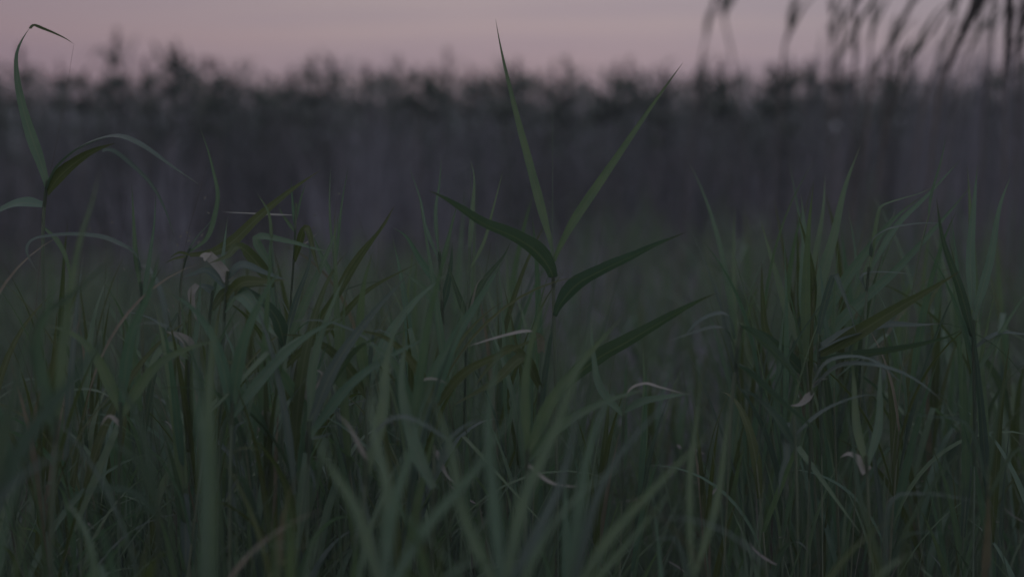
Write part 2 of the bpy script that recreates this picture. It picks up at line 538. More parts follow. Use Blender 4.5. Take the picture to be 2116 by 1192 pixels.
hm = np.repeat((0.52 + 0.30 * nr.random(nm)) * (1 + 0.02 * (dm - 5)), pm) * (0.7 + 0.4 * nr.random(nm * pm))
V5, Q5, U5, I5 = blades(Bm, nr.random(nm * pm) * 6.283, hm, np.abs(nr.normal(0.1, 0.2, nm * pm)), np.abs(nr.normal(0.5, 0.7, nm * pm)), 0.010 + 0.016 * nr.random(nm * pm), 5, face=nr.normal(0, 0.8, nm * pm))
stuff('dry_tufts', [(V5, Q5, U5, np.clip(np.repeat(np.where(nr.random(nm) < 0.4, 0.0, 0.6), pm) + nr.normal(0, 0.2, nm * pm), 0, 1)[I5])], FARSTEM)
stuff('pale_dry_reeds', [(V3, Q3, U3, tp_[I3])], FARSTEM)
nv = 170
dv_ = 7.6 + 3.2 * nr.random(nv)
xv = (1585 + 600 * nr.random(nv) ** 0.75 - 1058) / F * dv_
Bv = np.stack([xv, dv_, np.full(nv, -0.03)], 1)
hv = 1.22 + 0.42 * nr.random(nv) + 0.9 * np.clip(xv / dv_ - 0.17, 0, 1)
V4, Q4, U4, I4 = blades(Bv, nr.normal(0, 0.5, nv), hv, np.abs(nr.normal(0.03, 0.06, nv)), np.abs(nr.normal(0.10, 0.16, nv)), 0.006 + 0.006 * nr.random(nv), 6, face=nr.normal(0, 0.4, nv), taper=0.5)
stuff('dry_reeds', [(V4, Q4, U4, (0.15 + 0.4 * nr.random(nv))[I4])], FARSTEM)
nl = 23000
pick = nr.integers(0, nb, nl)
Bl = B[pick].copy()
fr = 0.12 + 0.88 * nr.random(nl) ** 0.72
Bl[:, 2] = hh[pick] * fr
lean = 0.5 * (hh[pick] * fr) * 0.06
Bl[:, 0] += np.cos(az_[pick]) * lean
Bl[:, 1] += np.sin(az_[pick]) * lean
Ll = (0.14 + 0.20 * nr.random(nl)) * (1.15 - 0.55 * fr)
V2, Q2, U2, I2 = blades(Bl, nr.random(nl) * 6.283, Ll, np.abs(nr.normal(0.65, 0.3, nl)), np.abs(nr.normal(1.1, 0.6, nl)), 0.012 + 0.014 * nr.random(nl), 4, face=nr.normal(0, 0.8, nl))
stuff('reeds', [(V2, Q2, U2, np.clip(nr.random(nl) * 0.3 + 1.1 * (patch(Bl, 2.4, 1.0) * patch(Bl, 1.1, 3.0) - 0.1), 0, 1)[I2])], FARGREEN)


# ------------------------------------------------------------------ reeds that can be told apart
def reed(label, d, stem, leaves, w_stem=8, group=None, cat='reed', stem_mat=STEM, extra=None, ground=True, top=0.18):
    """stem: photo pixels from the top downwards; leaves: (pixels, width px, material, up, dz, options)"""
    pts = [P(x, y, d) for x, y in stem]
    lo = pts[-1]
    if ground and lo[2] > 0.0:
        prev = pts[-2] if len(pts) > 1 else lo + UP * 0.1
        dx = (lo - prev)
        k = min(0.25, lo[2] * 0.12)
        sx = np.sign(dx[0]) * min(abs(dx[0]) / max(1e-6, abs(dx[2])), 0.3) if len(pts) > 1 else 0
        pts.append(np.array([lo[0] + sx * lo[2] * 0.35, lo[1], lo[2] * 0.5]))
        pts.append(np.array([lo[0] + sx * lo[2] * 0.5, lo[1] + 0.01, -0.03]))
    basep = pts[-1].copy()
    basep[2] = 0.0
    root = thing('reed', label, cat, basep, group)
    ppm = F / d
    line = spline([q - basep for q in pts[::-1]], 26)
    r = 0.8 * w_stem / ppm / 2
    tube_mesh('stem', line, r, r * top, stem_mat, root, nodes=(0.18, 0.36, 0.52, 0.66, 0.8))
    for lf in leaves:
        px, w, mat, up, dz = lf[:5]
        opt = dict(lf[5]) if len(lf) > 5 else {}
        k = len(px)
        L = [P(x, y, d + dz * i / (k - 1) + opt.get('off', 0)) - basep for i, (x, y) in enumerate(px)]
        off = opt.pop('off', 0)
        j = int(np.argmin(np.linalg.norm(line - L[0], axis=1)))
        if np.linalg.norm(line[j] - L[0]) < 0.03 and j > 4 and not off:
            sl = spline(line[j - 4:j + 1], 8)
            tube_mesh('sheath', sl, r * 1.05, r * 1.22, SHEATH if stem_mat is STEM else stem_mat, root)
        nn = opt.pop('n', 22)
        ln = spline(L, nn)
        T = nrm(np.gradient(ln, axis=0))
        sgn = opt.pop('flip', 1)
        nv = VIEW * (1 - up) + UP * up * sgn
        Np = nrm(nv - (T @ nv)[:, None] * T)
        vis = np.clip(np.abs(Np @ VIEW).mean(), 0.6, 1)
        leaf_mesh('leaf', ln, 0.84 * w / ppm / vis, nv, mat, root, **opt)
    return root


G, O, D_, Bl_, Pa = GREEN, OLIVE, DARK, BLUE, PALE

# the tall one in the middle
reed('tallest green reed in the middle, two long spear leaves forming a V against the sky', 3.08,
     [(1141, 225), (1142, 340), (1142, 500), (1144, 620), (1147, 760), (1149, 900), (1151, 1010)],
     [([(1143, 535), (1139, 505), (1125, 455), (1096, 345), (1068, 240), (1046, 150), (1033, 90), (1024, 40)], 25, G, 0.15, 0.06, {'base': 0.3, 'wave': 0.04}),
      ([(1144, 540), (1158, 508), (1187, 455), (1232, 388), (1292, 300), (1350, 215), (1385, 166), (1411, 130)], 26, G, 0.25, -0.05, {'base': 0.35, 'wave': 0.04}),
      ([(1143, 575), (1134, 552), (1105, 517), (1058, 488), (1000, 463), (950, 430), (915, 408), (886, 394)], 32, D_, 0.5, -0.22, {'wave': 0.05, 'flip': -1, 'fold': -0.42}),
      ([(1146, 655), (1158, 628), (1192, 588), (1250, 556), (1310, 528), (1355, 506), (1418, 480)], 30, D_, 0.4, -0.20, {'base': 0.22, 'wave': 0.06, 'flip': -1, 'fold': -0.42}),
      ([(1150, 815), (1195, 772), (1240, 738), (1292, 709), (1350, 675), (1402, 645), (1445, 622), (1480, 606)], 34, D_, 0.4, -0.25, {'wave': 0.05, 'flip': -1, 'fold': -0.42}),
      ], w_stem=8, top=0.12)

# the tall one at the left edge
reed('tall reed near left edge, its top leaf kinked over against the pink sky', 3.05,
     [(98, 372), (92, 410), (88, 520), (92, 700), (96, 900)],
     [([(98, 385), (84, 335), (66, 285), (48, 225), (36, 165), (34, 115), (46, 82), (62, 58)], 31, G, 0.1, 0.08, {'base': 0.45, 'wave': 0.03}),
      ([(62, 60), (70, 53), (90, 60), (112, 69), (135, 80), (155, 93)], 7, O, 0.3, 0.05, {'off': 0.08, 'base': 0.8}),
      ([(98, 392), (118, 347), (158, 311), (205, 289), (250, 283), (300, 305), (352, 342), (412, 382)], 24, Bl_, 0.75, -0.15),
      ([(98, 400), (122, 366), (158, 335), (195, 312), (238, 296)], 34, O, 0.3, -0.08, {'base': 0.35, 'wave': 0.04}),
      ([(212, 312), (232, 311), (268, 337), (310, 378), (340, 430), (361, 492)], 12, Bl_, 0.5, -0.02, {'off': -0.09, 'base': 0.8}),
      ([(92, 425), (40, 420), (-10, 440), (-60, 470)], 26, G, 0.5, 0.1),
      ([(90, 470), (120, 500), (140, 545), (150, 620)], 14, G, 0.4, 0.0),
      ], w_stem=8)
reed('hair-thin stalk leaning right beside the kinked leaf, no leaves in view', 3.2,
     [(152, 95), (140, 170), (120, 280), (104, 360), (90, 470), (70, 700)], [], w_stem=3.2, stem_mat=DRYSTEM)

# pale arched leaf on the left
reed('reed with one pale leaf arched flat and its tip hanging at left', 2.95,
     [(290, 530), (292, 620), (296, 760)],
     [([(290, 560), (280, 526), (252, 508), (210, 491), (150, 485), (102, 488), (66, 496), (55, 520), (75, 560)], 19, Bl_, 0.7, -0.1),
      ([(291, 600), (280, 520), (276, 450), (272, 380)], 15, G, 0.1, 0.0),
      ([(292, 640), (305, 560), (318, 470), (322, 400)], 13, G, 0.1, 0.05),
      ], w_stem=7)

# curled narrow leaf left of centre with thin stalks
reed('slim reed whose narrow top leaf bends back upright, left of the olive arch', 3.1,
     [(392, 512), (375, 570), (368, 700), (365, 860)],
     [([(392, 520), (428, 492), (445, 440), (450, 400), (440, 350), (428, 305), (412, 262)], 15, G, 0.2, 0.0, {'base': 0.35}),
      ([(380, 540), (400, 500), (425, 470), (446, 445)], 8, Bl_, 0.6, 0.0),
      ([(388, 530), (360, 535), (340, 545)], 8, O, 0.5, 0.0),
      ], w_stem=5)
reed('reed carrying a long olive leaf that arches up to the right, left of centre', 3.0,
     [(560, 500), (572, 620), (580, 800)],
     [([(392, 527), (440, 522), (480, 500), (530, 452), (580, 410), (620, 380), (662, 352)], 30, O, 0.25, 0.1, {'base': 0.3}),
      ([(392, 527), (370, 522), (350, 534)], 9, O, 0.3, 0.0),
      ([(568, 590), (500, 512), (470, 530), (430, 545)], 26, O, 0.35, -0.1),
      ([(566, 560), (530, 492), (600, 500), (655, 515), (690, 520)], 22, G, 0.4, 0.0),
      ([(562, 500), (555, 440), (530, 398)], 10, G, 0.2, 0.0),
      ], w_stem=7)
reed('reed with a narrow pale leaf lying level above the olive arch', 3.1,
     [(612, 420), (608, 520), (600, 640), (598, 760)],
     [([(606, 445), (560, 444), (510, 441), (470, 439), (455, 438)], 9, Pa, 0.7, -0.05, {'base': 0.3}),
      ([(610, 470), (604, 410), (602, 372)], 10, G, 0.2, 0.0),
      ([(610, 460), (622, 410), (632, 380)], 8, G, 0.2, 0.0),
      ([(610, 480), (585, 445), (575, 425)], 10, G, 0.2, 0.0),
      ([(608, 540), (632, 470), (650, 530), (662, 570)], 17, O, 0.3, -0.1),
      ([(606, 520), (635, 500), (660, 478)], 5, Pa, 0.5, 0.0),
      ], w_stem=5)

# the pale bent leaves
reed('reed with a broken leaf folded over white, its broad pale flap facing up', 2.92,
     [(470, 560), (462, 680), (455, 860)],
     [([(472, 580), (462, 562), (446, 543), (428, 526)], 24, Pa, 0.4, 0.01, {'blunt': True, 'fold': 0.12}),
      ([(430, 533), (422, 528), (412, 530)], 22, Pa, 0.5, 0.0, {'base': 1.0, 'fold': 0.1}),
      ([(468, 590), (430, 560), (400, 566), (372, 576)], 22, Bl_, 0.5, 0.0, {'base': 0.9}),
      ([(470, 575), (500, 548), (550, 565), (600, 582)], 22, Bl_, 0.55, 0.0),
      ([(466, 620), (500, 585), (545, 582), (590, 578)], 26, O, 0.3, -0.1),
      ([(466, 640), (500, 610), (540, 660), (575, 700)], 30, G, 0.4, -0.12),
      ], w_stem=7)
reed('reed with a bleached leaf bent straight down below the white flap', 2.95,
     [(440, 600), (430, 700), (425, 860)],
     [([(408, 588), (396, 606), (400, 635), (408, 668)], 20, Pa, 0.2, -0.03, {'base': 0.6, 'fold': 0.2, 'twist': 0.5}),
      ([(438, 602), (420, 592), (398, 592)], 18, Bl_, 0.6, 0.0, {'base': 1.0}),
      ([(438, 640), (470, 600), (520, 590), (560, 592)], 26, O, 0.3, 0.0),
      ([(436, 660), (455, 590), (462, 520), (470, 450)], 16, G, 0.1, 0.1)], w_stem=6)
reed('reed with a torn triangular bleached leaf end above the left thicket', 2.9,
     [(392, 690), (390, 760), (388, 900)],
     [([(392, 720), (388, 706), (368, 692), (342, 685)], 26, Pa, 0.35, 0.0, {'base': 1.0, 'fold': 0.05}),
      ([(391, 740), (350, 715), (320, 740), (300, 790)], 22, G, 0.4, -0.05),
      ([(391, 750), (405, 690), (412, 620), (415, 560)], 15, G, 0.1, 0.05)], w_stem=6)
reed('reed with a folded grey-blue leaf beside a dark leaf, low left of centre', 2.85,
     [(640, 800), (636, 900), (630, 1020)],
     [([(638, 850), (634, 810), (628, 772)], 30, Pa, 0.25, 0.0, {'base': 0.7, 'fold': 0.15}),
      ([(640, 820), (665, 780), (655, 765), (630, 768)], 8, Pa, 0.7, 0.0),
      ([(638, 850), (600, 800), (560, 740), (520, 690)], 26, G, 0.3, -0.1),
      ([(638, 850), (690, 780), (740, 720), (800, 690)], 21, D_, 0.4, -0.1, {'flip': -1, 'fold': -0.42})], w_stem=7)
reed('reed with a pale torn leaf patch hanging low among dark stems', 2.8,
     [(555, 850), (552, 950), (548, 1080)],
     [([(552, 850), (543, 868), (532, 895)], 26, Pa, 0.2, 0.0, {'base': 0.8, 'fold': 0.05}),
      ([(554, 900), (520, 840), (480, 790), (440, 770)], 22, G, 0.4, -0.05),
      ([(554, 900), (580, 820), (590, 740), (600, 650)], 16, G, 0.1, 0.1)], w_stem=6)

# fan plants left of centre
reed('leafy reed fanning out wide left of centre, blades crossing each other', 3.0,
     [(590, 690), (586, 800), (580, 960)],
     [([(590, 720), (570, 655), (520, 605), (480, 585)], 26, D_, 0.4, -0.1),
      ([(590, 720), (620, 650), (655, 570), (690, 490), (700, 440)], 24, G, 0.2, 0.05),
      ([(590, 700), (568, 620), (558, 540), (560, 470)], 20, G, 0.1, 0.05),
      ([(590, 730), (640, 690), (690, 620), (740, 540), (775, 490), (812, 430)], 26, O, 0.3, -0.05),
      ([(588, 760), (640, 710), (700, 660), (760, 600), (860, 545)], 24, O, 0.3, -0.05),
      ([(590, 700), (612, 620), (640, 540), (635, 480)], 18, Bl_, 0.3, 0.0),
      ], w_stem=8)
reed('reed with two hair-fine upright tips left of the gap below the sky', 3.15,
     [(690, 520), (694, 640), (700, 800)],
     [([(690, 540), (683, 470), (681, 400), (684, 340)], 7, G, 0.1, 0.05),
      ([(692, 560), (700, 480), (708, 410), (720, 345)], 9, G, 0.1, 0.0),
      ([(694, 600), (740, 530), (790, 470), (815, 425)], 18, O, 0.2, 0.05),
      ([(692, 580), (660, 520), (645, 480)], 15, G, 0.3, 0.0)], w_stem=6)
reed('upright reed with stacked lance leaves, between the olive arch and the tall reed', 3.2,
     [(905, 470), (912, 600), (920, 780)],
     [([(906, 520), (900, 440), (908, 380), (912, 325)], 11, G, 0.1, 0.05),
      ([(908, 540), (880, 470), (868, 410), (845, 345)], 9, G, 0.1, 0.1),
      ([(910, 560), (930, 480), (945, 420)], 14, G, 0.2, 0.0),
      ([(912, 600), (870, 540), (840, 490), (810, 470)], 18, G, 0.3, -0.05),
      ([(914, 640), (930, 560), (935, 500)], 21, D_, 0.1, 0.0),
      ([(914, 660), (880, 600), (830, 560)], 22, G, 0.4, 0.0)], w_stem=7)
reed('reed with a thin pale stalk tip standing left of the tall central reed', 3.1,
     [(972, 340), (972, 450), (968, 600), (962, 760)],
     [([(970, 520), (976, 440), (980, 370), (972, 330)], 14, G, 0.1, 0.05),
      ([(968, 560), (1000, 500), (1022, 420), (1040, 350)], 10, G, 0.2, 0.05),
      ([(966, 640), (1000, 580), (1040, 530), (1055, 500)], 19, D_, 0.2, 0.0),
      ([(966, 660), (940, 590), (925, 540)], 18, D_, 0.2, 0.0),
      ([(964, 690), (985, 590), (1010, 570)], 7, Pa, 0.5, -0.05)], w_stem=6)
reed('reed with a drooping two-tone leaf, silvery tip and dark hooked bend', 2.95,
     [(1120, 720), (1112, 840), (1104, 1000)],
     [([(1118, 730), (1114, 694), (1090, 685), (1050, 692), (1005, 704), (962, 717)], 15, Pa, 0.75, -0.12, {'base': 0.7}),
      ([(1114, 790), (1060, 720), (1010, 760), (980, 800)], 22, O, 0.4, -0.1),
      ([(1115, 800), (1080, 740), (1020, 790), (930, 840)], 24, O, 0.35, -0.15)], w_stem=7)

# right-hand clump
reed('biggest clump of upright lance leaves right of centre, fanning like a brush', 3.25,
     [(1665, 690), (1668, 800), (1672, 960)],
     [([(1666, 740), (1632, 660), (1602, 560), (1570, 450)], 24, G, 0.2, 0.1),
      ([(1666, 720), (1690, 600), (1722, 490), (1745, 390), (1778, 300)], 34, G, 0.15, 0.1),
      ([(1667, 730), (1720, 620), (1790, 520), (1850, 450), (1905, 405)], 34, G, 0.3, -0.05),
      ([(1668, 760), (1740, 660), (1850, 560), (1960, 440), (2010, 380)], 30, G, 0.3, 0.0),
      ([(1665, 700), (1660, 590), (1662, 480), (1655, 400)], 28, G, 0.1, 0.1),
      ([(1666, 690), (1680, 560), (1700, 440), (1705, 360)], 20, G, 0.1, 0.15),
      ([(1666, 700), (1680, 590), (1665, 500), (1648, 440)], 24, O, 0.2, -0.05),
      ([(1666, 760), (1590, 700), (1576, 620), (1574, 540)], 26, O, 0.15, 0.0),
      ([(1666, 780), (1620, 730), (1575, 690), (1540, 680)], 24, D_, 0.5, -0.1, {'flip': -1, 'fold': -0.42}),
      ], w_stem=9)
reed('reed whose grey-green leaf is bent sharply down in the right-hand clump', 3.0,
     [(1690, 660), (1694, 800), (1698, 960)],
     [([(1690, 690), (1706, 620), (1724, 568), (1736, 590), (1755, 640), (1771, 695)], 19, Bl_, 0.3, -0.05, {'base': 0.5}),
      ([(1692, 720), (1750, 690), (1830, 672), (1900, 672), (1945, 668)], 26, Bl_, 0.55, -0.1, {'base': 0.6}),
      ([(1692, 745), (1780, 735), (1870, 720), (1950, 700), (1990, 680)], 22, D_, 0.5, -0.15, {'flip': -1, 'fold': -0.42}),
      ([(1692, 735), (1770, 690), (1850, 640), (1920, 600), (1985, 560)], 32, O, 0.3, -0.15),
      ], w_stem=8)
reed('reed with low dark leaves drooping to the right, below the brush clump', 2.8,
     [(1532, 668), (1522, 740), (1512, 840), (1505, 980)],
     [([(1531, 676), (1552, 690), (1595, 724), (1640, 772), (1668, 805)], 27, D_, 0.45, -0.1, {'flip': -1, 'fold': -0.42}),
      ([(1521, 752), (1548, 775), (1600, 822), (1660, 870), (1718, 908)], 30, D_, 0.5, -0.15, {'flip': -1, 'fold': -0.42}),
      ([(1518, 720), (1500, 683), (1470, 677), (1425, 690), (1380, 705)], 14, Bl_, 0.8, -0.05),
      ([(1518, 700), (1500, 650), (1450, 660), (1410, 700)], 14, Bl_, 0.7, -0.05),
      ], w_stem=8)
reed('reed with two silvery leaves arching side by side low in the right clump', 2.85,
     [(1680, 760), (1676, 860), (1672, 1000)],
     [([(1680, 790), (1710, 748), (1765, 737), (1815, 750), (1850, 780), (1875, 800)], 14, Bl_, 0.75, -0.05),
      ([(1680, 800), (1730, 758), (1790, 752), (1850, 765), (1900, 790), (1950, 830)], 16, Bl_, 0.7, -0.08),
      ([(1680, 810), (1655, 835), (1630, 838)], 18, Pa, 0.6, 0.0),
      ([(1680, 800), (1695, 785), (1712, 782)], 10, Pa, 0.6, 0.0)], w_stem=7)
reed('reed with a bleached ribbon leaf hanging straight down, low right', 2.8,
     [(1640, 850), (1645, 960), (1648, 1080)],
     [([(1624, 872), (1622, 905), (1626, 940), (1614, 980), (1608, 1030)], 22, Bl_, 0.12, -0.03, {'base': 1.0, 'wave': 0.12}),
      ([(1642, 900), (1700, 850), (1770, 820), (1830, 815)], 12, Bl_, 0.8, 0.0),
      ([(1642, 920), (1600, 860), (1560, 820), (1520, 800)], 27, D_, 0.5, -0.1)], w_stem=7)
reed('reed with a pale rounded leaf end lit from above, lower right', 2.8,
     [(1790, 940), (1794, 1020), (1796, 1120)],
     [([(1790, 975), (1775, 952), (1755, 938), (1735, 945)], 26, Pa, 0.6, 0.0, {'base': 1.0}),
      ([(1790, 960), (1770, 880), (1765, 800), (1760, 720)], 24, G, 0.15, 0.05),
      ([(1792, 960), (1815, 880), (1818, 800), (1820, 740)], 22, G, 0.15, 0.1)], w_stem=7)
reed('reed with a short silvery leaf catching light high in the right clump', 3.1,
     [(1800, 500), (1790, 620), (1780, 800)],
     [([(1799, 530), (1805, 495), (1828, 478), (1850, 470), (1900, 462), (1960, 462)], 12, Bl_, 0.75, -0.05),
      ([(1797, 560), (1815, 440), (1835, 420), (1900, 400), (1940, 380)], 10, G, 0.6, 0.0),
      ([(1794, 610), (1780, 575), (1800, 563), (1870, 565), (1905, 576)], 8, Bl_, 0.8, 0.0),
      ([(1797, 560), (1850, 470), (1920, 400), (1985, 330)], 16, G, 0.3, 0.1)], w_stem=6)
reed('thin leafless reed stalk slanting up at the right of the brush clump', 3.1,
     [(1948, 330), (1930, 410), (1905, 500), (1880, 640), (1860, 800)],
     [([(1918, 450), (1925, 400), (1945, 330), (1955, 280)], 8, G, 0.1, 0.0)], w_stem=4.5)
reed('tall dark reed at right edge with upright leaves in shade', 3.0,
     [(2010, 560), (2012, 700), (2014, 900)],
     [([(2010, 640), (2005, 530), (2012, 430), (2020, 340)], 26, G, 0.1, 0.1),
      ([(2011, 660), (2045, 540), (2065, 430), (2090, 360)], 24, G, 0.2, 0.1),
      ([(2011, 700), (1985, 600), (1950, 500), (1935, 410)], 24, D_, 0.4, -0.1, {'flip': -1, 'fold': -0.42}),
      ([(2012, 720), (2060, 690), (2110, 690), (2160, 700)], 12, Bl_, 0.7, 0.0),
      ([(2012, 740), (1985, 600), (1972, 500), (1965, 440)], 16, G, 0.1, 0.0),
      ([(2012, 780), (2060, 700), (2110, 620), (2150, 560)], 14, G, 0.3, 0.0)], w_stem=9)

# wide blades leaning to the right through the middle thicket
GLINT_BITS = {640: [[(640, 905), (662, 903), (690, 892)], [(638, 960), (650, 1000), (645, 1030)]], 760: [[(760, 800), (772, 692), (796, 686), (824, 702)]],  # short leaves added for pale glints, their brightness carried by the leaf colour
        900: [[(900, 930), (925, 985), (958, 1006)]], 480: [[(478, 930), (490, 880), (520, 870)], [(477, 1010), (495, 1082), (520, 1092)]],
        250: [[(250, 880), (225, 860), (205, 885)]], 1090: [[(1090, 960), (1140, 998), (1200, 1006)]]}
for lab, x0, y0, dd, lvs in [
    ('reed with three parallel blades leaning right, low in the middle thicket', 640, 900, 2.75,
     [((640, 880), (690, 760), (760, 660), (850, 560)), ((640, 900), (720, 800), (800, 740), (900, 690)), ((640, 870), (650, 740), (690, 620), (720, 560))]),
    ('reed with wide olive blades crossing below the drooping two-tone leaf', 900, 860, 2.8,
     [((900, 840), (960, 770), (1040, 730), (1130, 690)), ((900, 830), (930, 720), (990, 620), (1045, 530)), ((900, 850), (860, 760), (800, 700), (730, 680))]),
    ('reed with a long blade reaching right under the stacked lance leaves', 760, 820, 2.9,
     [((760, 800), (800, 700), (860, 620), (930, 560)), ((760, 810), (745, 700), (750, 600), (770, 520)), ((760, 820), (700, 740), (640, 700), (580, 690))]),
    ('reed with steep blades just behind the broad blurred blade', 480, 860, 2.7,
     [((480, 840), (500, 720), (540, 620), (590, 540)), ((480, 850), (450, 720), (400, 640), (340, 600)), ((480, 860), (560, 760), (640, 690), (720, 650))]),
    ('reed with crossed blades low in the left thicket beside the dark corner', 250, 860, 2.7,
     [((250, 840), (270, 700), (310, 600), (330, 520)), ((250, 850), (200, 740), (150, 690), (90, 670)), ((250, 860), (320, 760), (390, 720), (460, 700))]),
    ('reed with blades swept right, under the long dark slanting leaf', 1090, 960, 2.65,
     [((1090, 940), (1140, 830), (1210, 740), (1290, 650)), ((1090, 950), (1160, 880), (1250, 830), (1350, 800)), ((1090, 930), (1085, 800), (1100, 700), (1130, 600))]),
]:
    reed(lab, dd, [(x0, y0 - 30), (x0 - 3, y0 + 80), (x0 - 5, y0 + 200)],
         [(list(q_), rng.uniform(26, 36), rng.choice((G, G, O, Bl_)), rng.uniform(0.15, 0.45), rng.uniform(-0.1, 0.1), {'wave': 0.04}) for q_ in lvs] + [(bit, 11, Pa if x0 % 40 else Bl_, 0.7, 0.0, {'base': 0.7}) for bit in GLINT_BITS.get(x0, ())], w_stem=8)

# small pale arcs near the middle
reed('low reed with a short silver-edged leaf crest, right of the tall reed', 2.85,
     [(1290, 815), (1288, 900), (1285, 1020)],
     [([(1290, 830), (1305, 803), (1335, 793), (1362, 800), (1420, 815)], 12, Pa, 0.75, -0.03, {'base': 0.6}),
      ([(1290, 850), (1330, 830), (1380, 820), (1430, 812)], 18, G, 0.5, -0.05),
      ([(1290, 860), (1240, 800), (1225, 720), (1222, 660)], 22, G, 0.2, 0.05)], w_stem=7)
reed('low reed with a blurred silver leaf crest, left below the tall reed', 2.7,
     [(860, 800), (856, 900), (850, 1010)],
     [([(860, 830), (872, 790), (895, 783), (925, 792)], 13, Pa, 0.75, -0.02, {'base': 0.7}),
      ([(858, 860), (900, 760), (945, 690), (960, 620)], 30, G, 0.2, 0.0),
      ([(858, 870), (820, 760), (780, 720), (740, 700)], 26, G, 0.4, -0.05)], w_stem=8)
reed('low reed with a wide pale arch of leaf spanning the lower middle', 2.45,
     [(760, 900), (755, 1000), (750, 1100)],
     [([(758, 930), (790, 880), (830, 862), (880, 880), (930, 915), (960, 960)], 16, Bl_, 0.75, -0.03),
      ([(758, 950), (720, 880), (690, 850)], 12, Pa, 0.6, 0.0),
      ([(757, 980), (790, 850), (800, 740), (830, 640)], 34, G, 0.15, 0.1)], w_stem=9)
reed('reed with grey-blue leaf tip raised toward the dark hollow, lower middle', 2.5,
     [(900, 960), (896, 1050), (892, 1130)],
     [([(898, 990), (930, 910), (965, 878), (1000, 866)], 18, Bl_, 0.6, 0.0),
      ([(898, 1010), (860, 930), (830, 800), (840, 690)], 36, G, 0.15, 0.1)], w_stem=9)

# close, blurred blades at the bottom of the frame
reed('broad blurred upright blade rising from the bottom edge, left of middle', 1.95,
     [(432, 1000), (430, 1192), (428, 1300)],
     [([(426, 1290), (430, 1140), (432, 980), (432, 820), (440, 700), (452, 590)], 51, G, 0.05, 0.1, {'base': 0.8}),
      ([(428, 1280), (420, 960), (405, 800), (400, 640)], 25, G, 0.1, 0.1)], w_stem=16)
reed('blurred upright blade in front of the arched pale leaf at left', 2.3,
     [(120, 800), (112, 960), (105, 1140)],
     [([(116, 860), (140, 640), (165, 500), (190, 420), (206, 350)], 30, G, 0.15, 0.05, {'base': 0.6}),
      ([(114, 900), (80, 720), (100, 640), (110, 560)], 33, G, 0.3, -0.05),
      ([(114, 880), (70, 690), (160, 600), (250, 520)], 28, D_, 0.3, 0.0)], w_stem=12)
reed('dark blurred reed filling the lower left corner, one leaf slanting up', 1.95,
     [(-30, 1000), (-35, 1192)],
     [([(-30, 1100), (10, 1020), (80, 960), (165, 925)], 25, Bl_, 0.4, 0.0),
      ([(-30, 1080), (60, 900), (170, 760), (250, 660)], 41, D_, 0.2, 0.1),
      ([(-32, 1100), (20, 850), (50, 740), (75, 660)], 41, D_, 0.2, 0.1)], w_stem=14)
reed('blurred reed at bottom left with leaves hanging into deep shade', 2.2,
     [(330, 1000), (325, 1192)],
     [([(330, 1060), (290, 960), (240, 920), (180, 900)], 24, D_, 0.4, 0.0),
      ([(330, 1080), (280, 1020), (200, 1010), (120, 1040)], 18, D_, 0.5, 0.0),
      ([(330, 1060), (290, 880), (230, 760), (200, 690)], 20, D_, 0.3, 0.1)], w_stem=11)
reed('blurred blades splaying up and right from the bottom edge, nearest middle', 2.0,
     [(790, 1130), (785, 1250)],
     [([(790, 1230), (810, 1060), (860, 900), (900, 780)], 33, G, 0.1, 0.1),
      ([(790, 1230), (740, 1060), (680, 960), (630, 860)], 31, G, 0.15, 0.1),
      ([(790, 1240), (880, 1090), (990, 960), (1090, 800)], 30, G, 0.2, 0.1),
      ([(790, 1240), (800, 1020), (770, 880), (760, 780)], 27, G, 0.1, 0.2)], w_stem=14)
reed('blurred long blades sweeping to the upper right from bottom middle', 2.05,
     [(1040, 1140), (1036, 1260)],
     [([(1040, 1230), (1080, 1040), (1150, 880), (1215, 700), (1232, 640)], 31, G, 0.2, 0.15),
      ([(1040, 1230), (1020, 1030), (1010, 850), (1045, 660)], 34, G, 0.1, 0.1),
      ([(1040, 1240), (960, 1070), (930, 920), (880, 790)], 33, G, 0.1, 0.1),
      ([(1040, 1230), (1120, 1080), (1170, 960), (1200, 800)], 25, Bl_, 0.3, 0.15)], w_stem=14)
reed('blurred pair of blades slanting right across the lower middle hollow', 2.15,
     [(1180, 1140), (1176, 1260)],
     [([(1180, 1230), (1240, 1010), (1330, 880), (1420, 810)], 22, Bl_, 0.35, 0.1),
      ([(1180, 1240), (1260, 1110), (1370, 990), (1480, 880)], 30, G, 0.2, 0.1),
      ([(1180, 1230), (1195, 1060), (1225, 900), (1290, 760)], 33, G, 0.1, 0.1),
      ([(1180, 1250), (1290, 1130), (1400, 1000)], 22, G, 0.2, 0.05)], w_stem=14)
reed('blurred narrow upright blades in the lower right shade', 2.35,
     [(1430, 1100), (1432, 1240)],
     [([(1430, 1200), (1425, 1000), (1440, 860), (1450, 760)], 19, G, 0.1, 0.1),
      ([(1431, 1200), (1480, 1040), (1500, 900), (1510, 820)], 21, G, 0.1, 0.1),
      ([(1431, 1220), (1400, 1120), (1370, 1112), (1330, 1112)], 10, Bl_, 0.6, 0.0)], w_stem=10)
reed('reed with dim grey leaf bent level across the bottom right shade', 2.5,
     [(1830, 1100), (1826, 1250)],
     [([(1828, 1180), (1840, 1040), (1900, 1020), (1990, 1030), (2060, 1050)], 9, Bl_, 0.8, 0.0),
      ([(1828, 1180), (1780, 1040), (1760, 900), (1740, 800)], 16, D_, 0.1, 0.1),
      ([(1828, 1200), (1870, 1110), (1940, 1100), (2000, 1104)], 8, D_, 0.6, 0.0),
      ([(1828, 1200), (1890, 1060), (1960, 960), (2040, 900)], 14, D_, 0.3, 0.0)], w_stem=10)
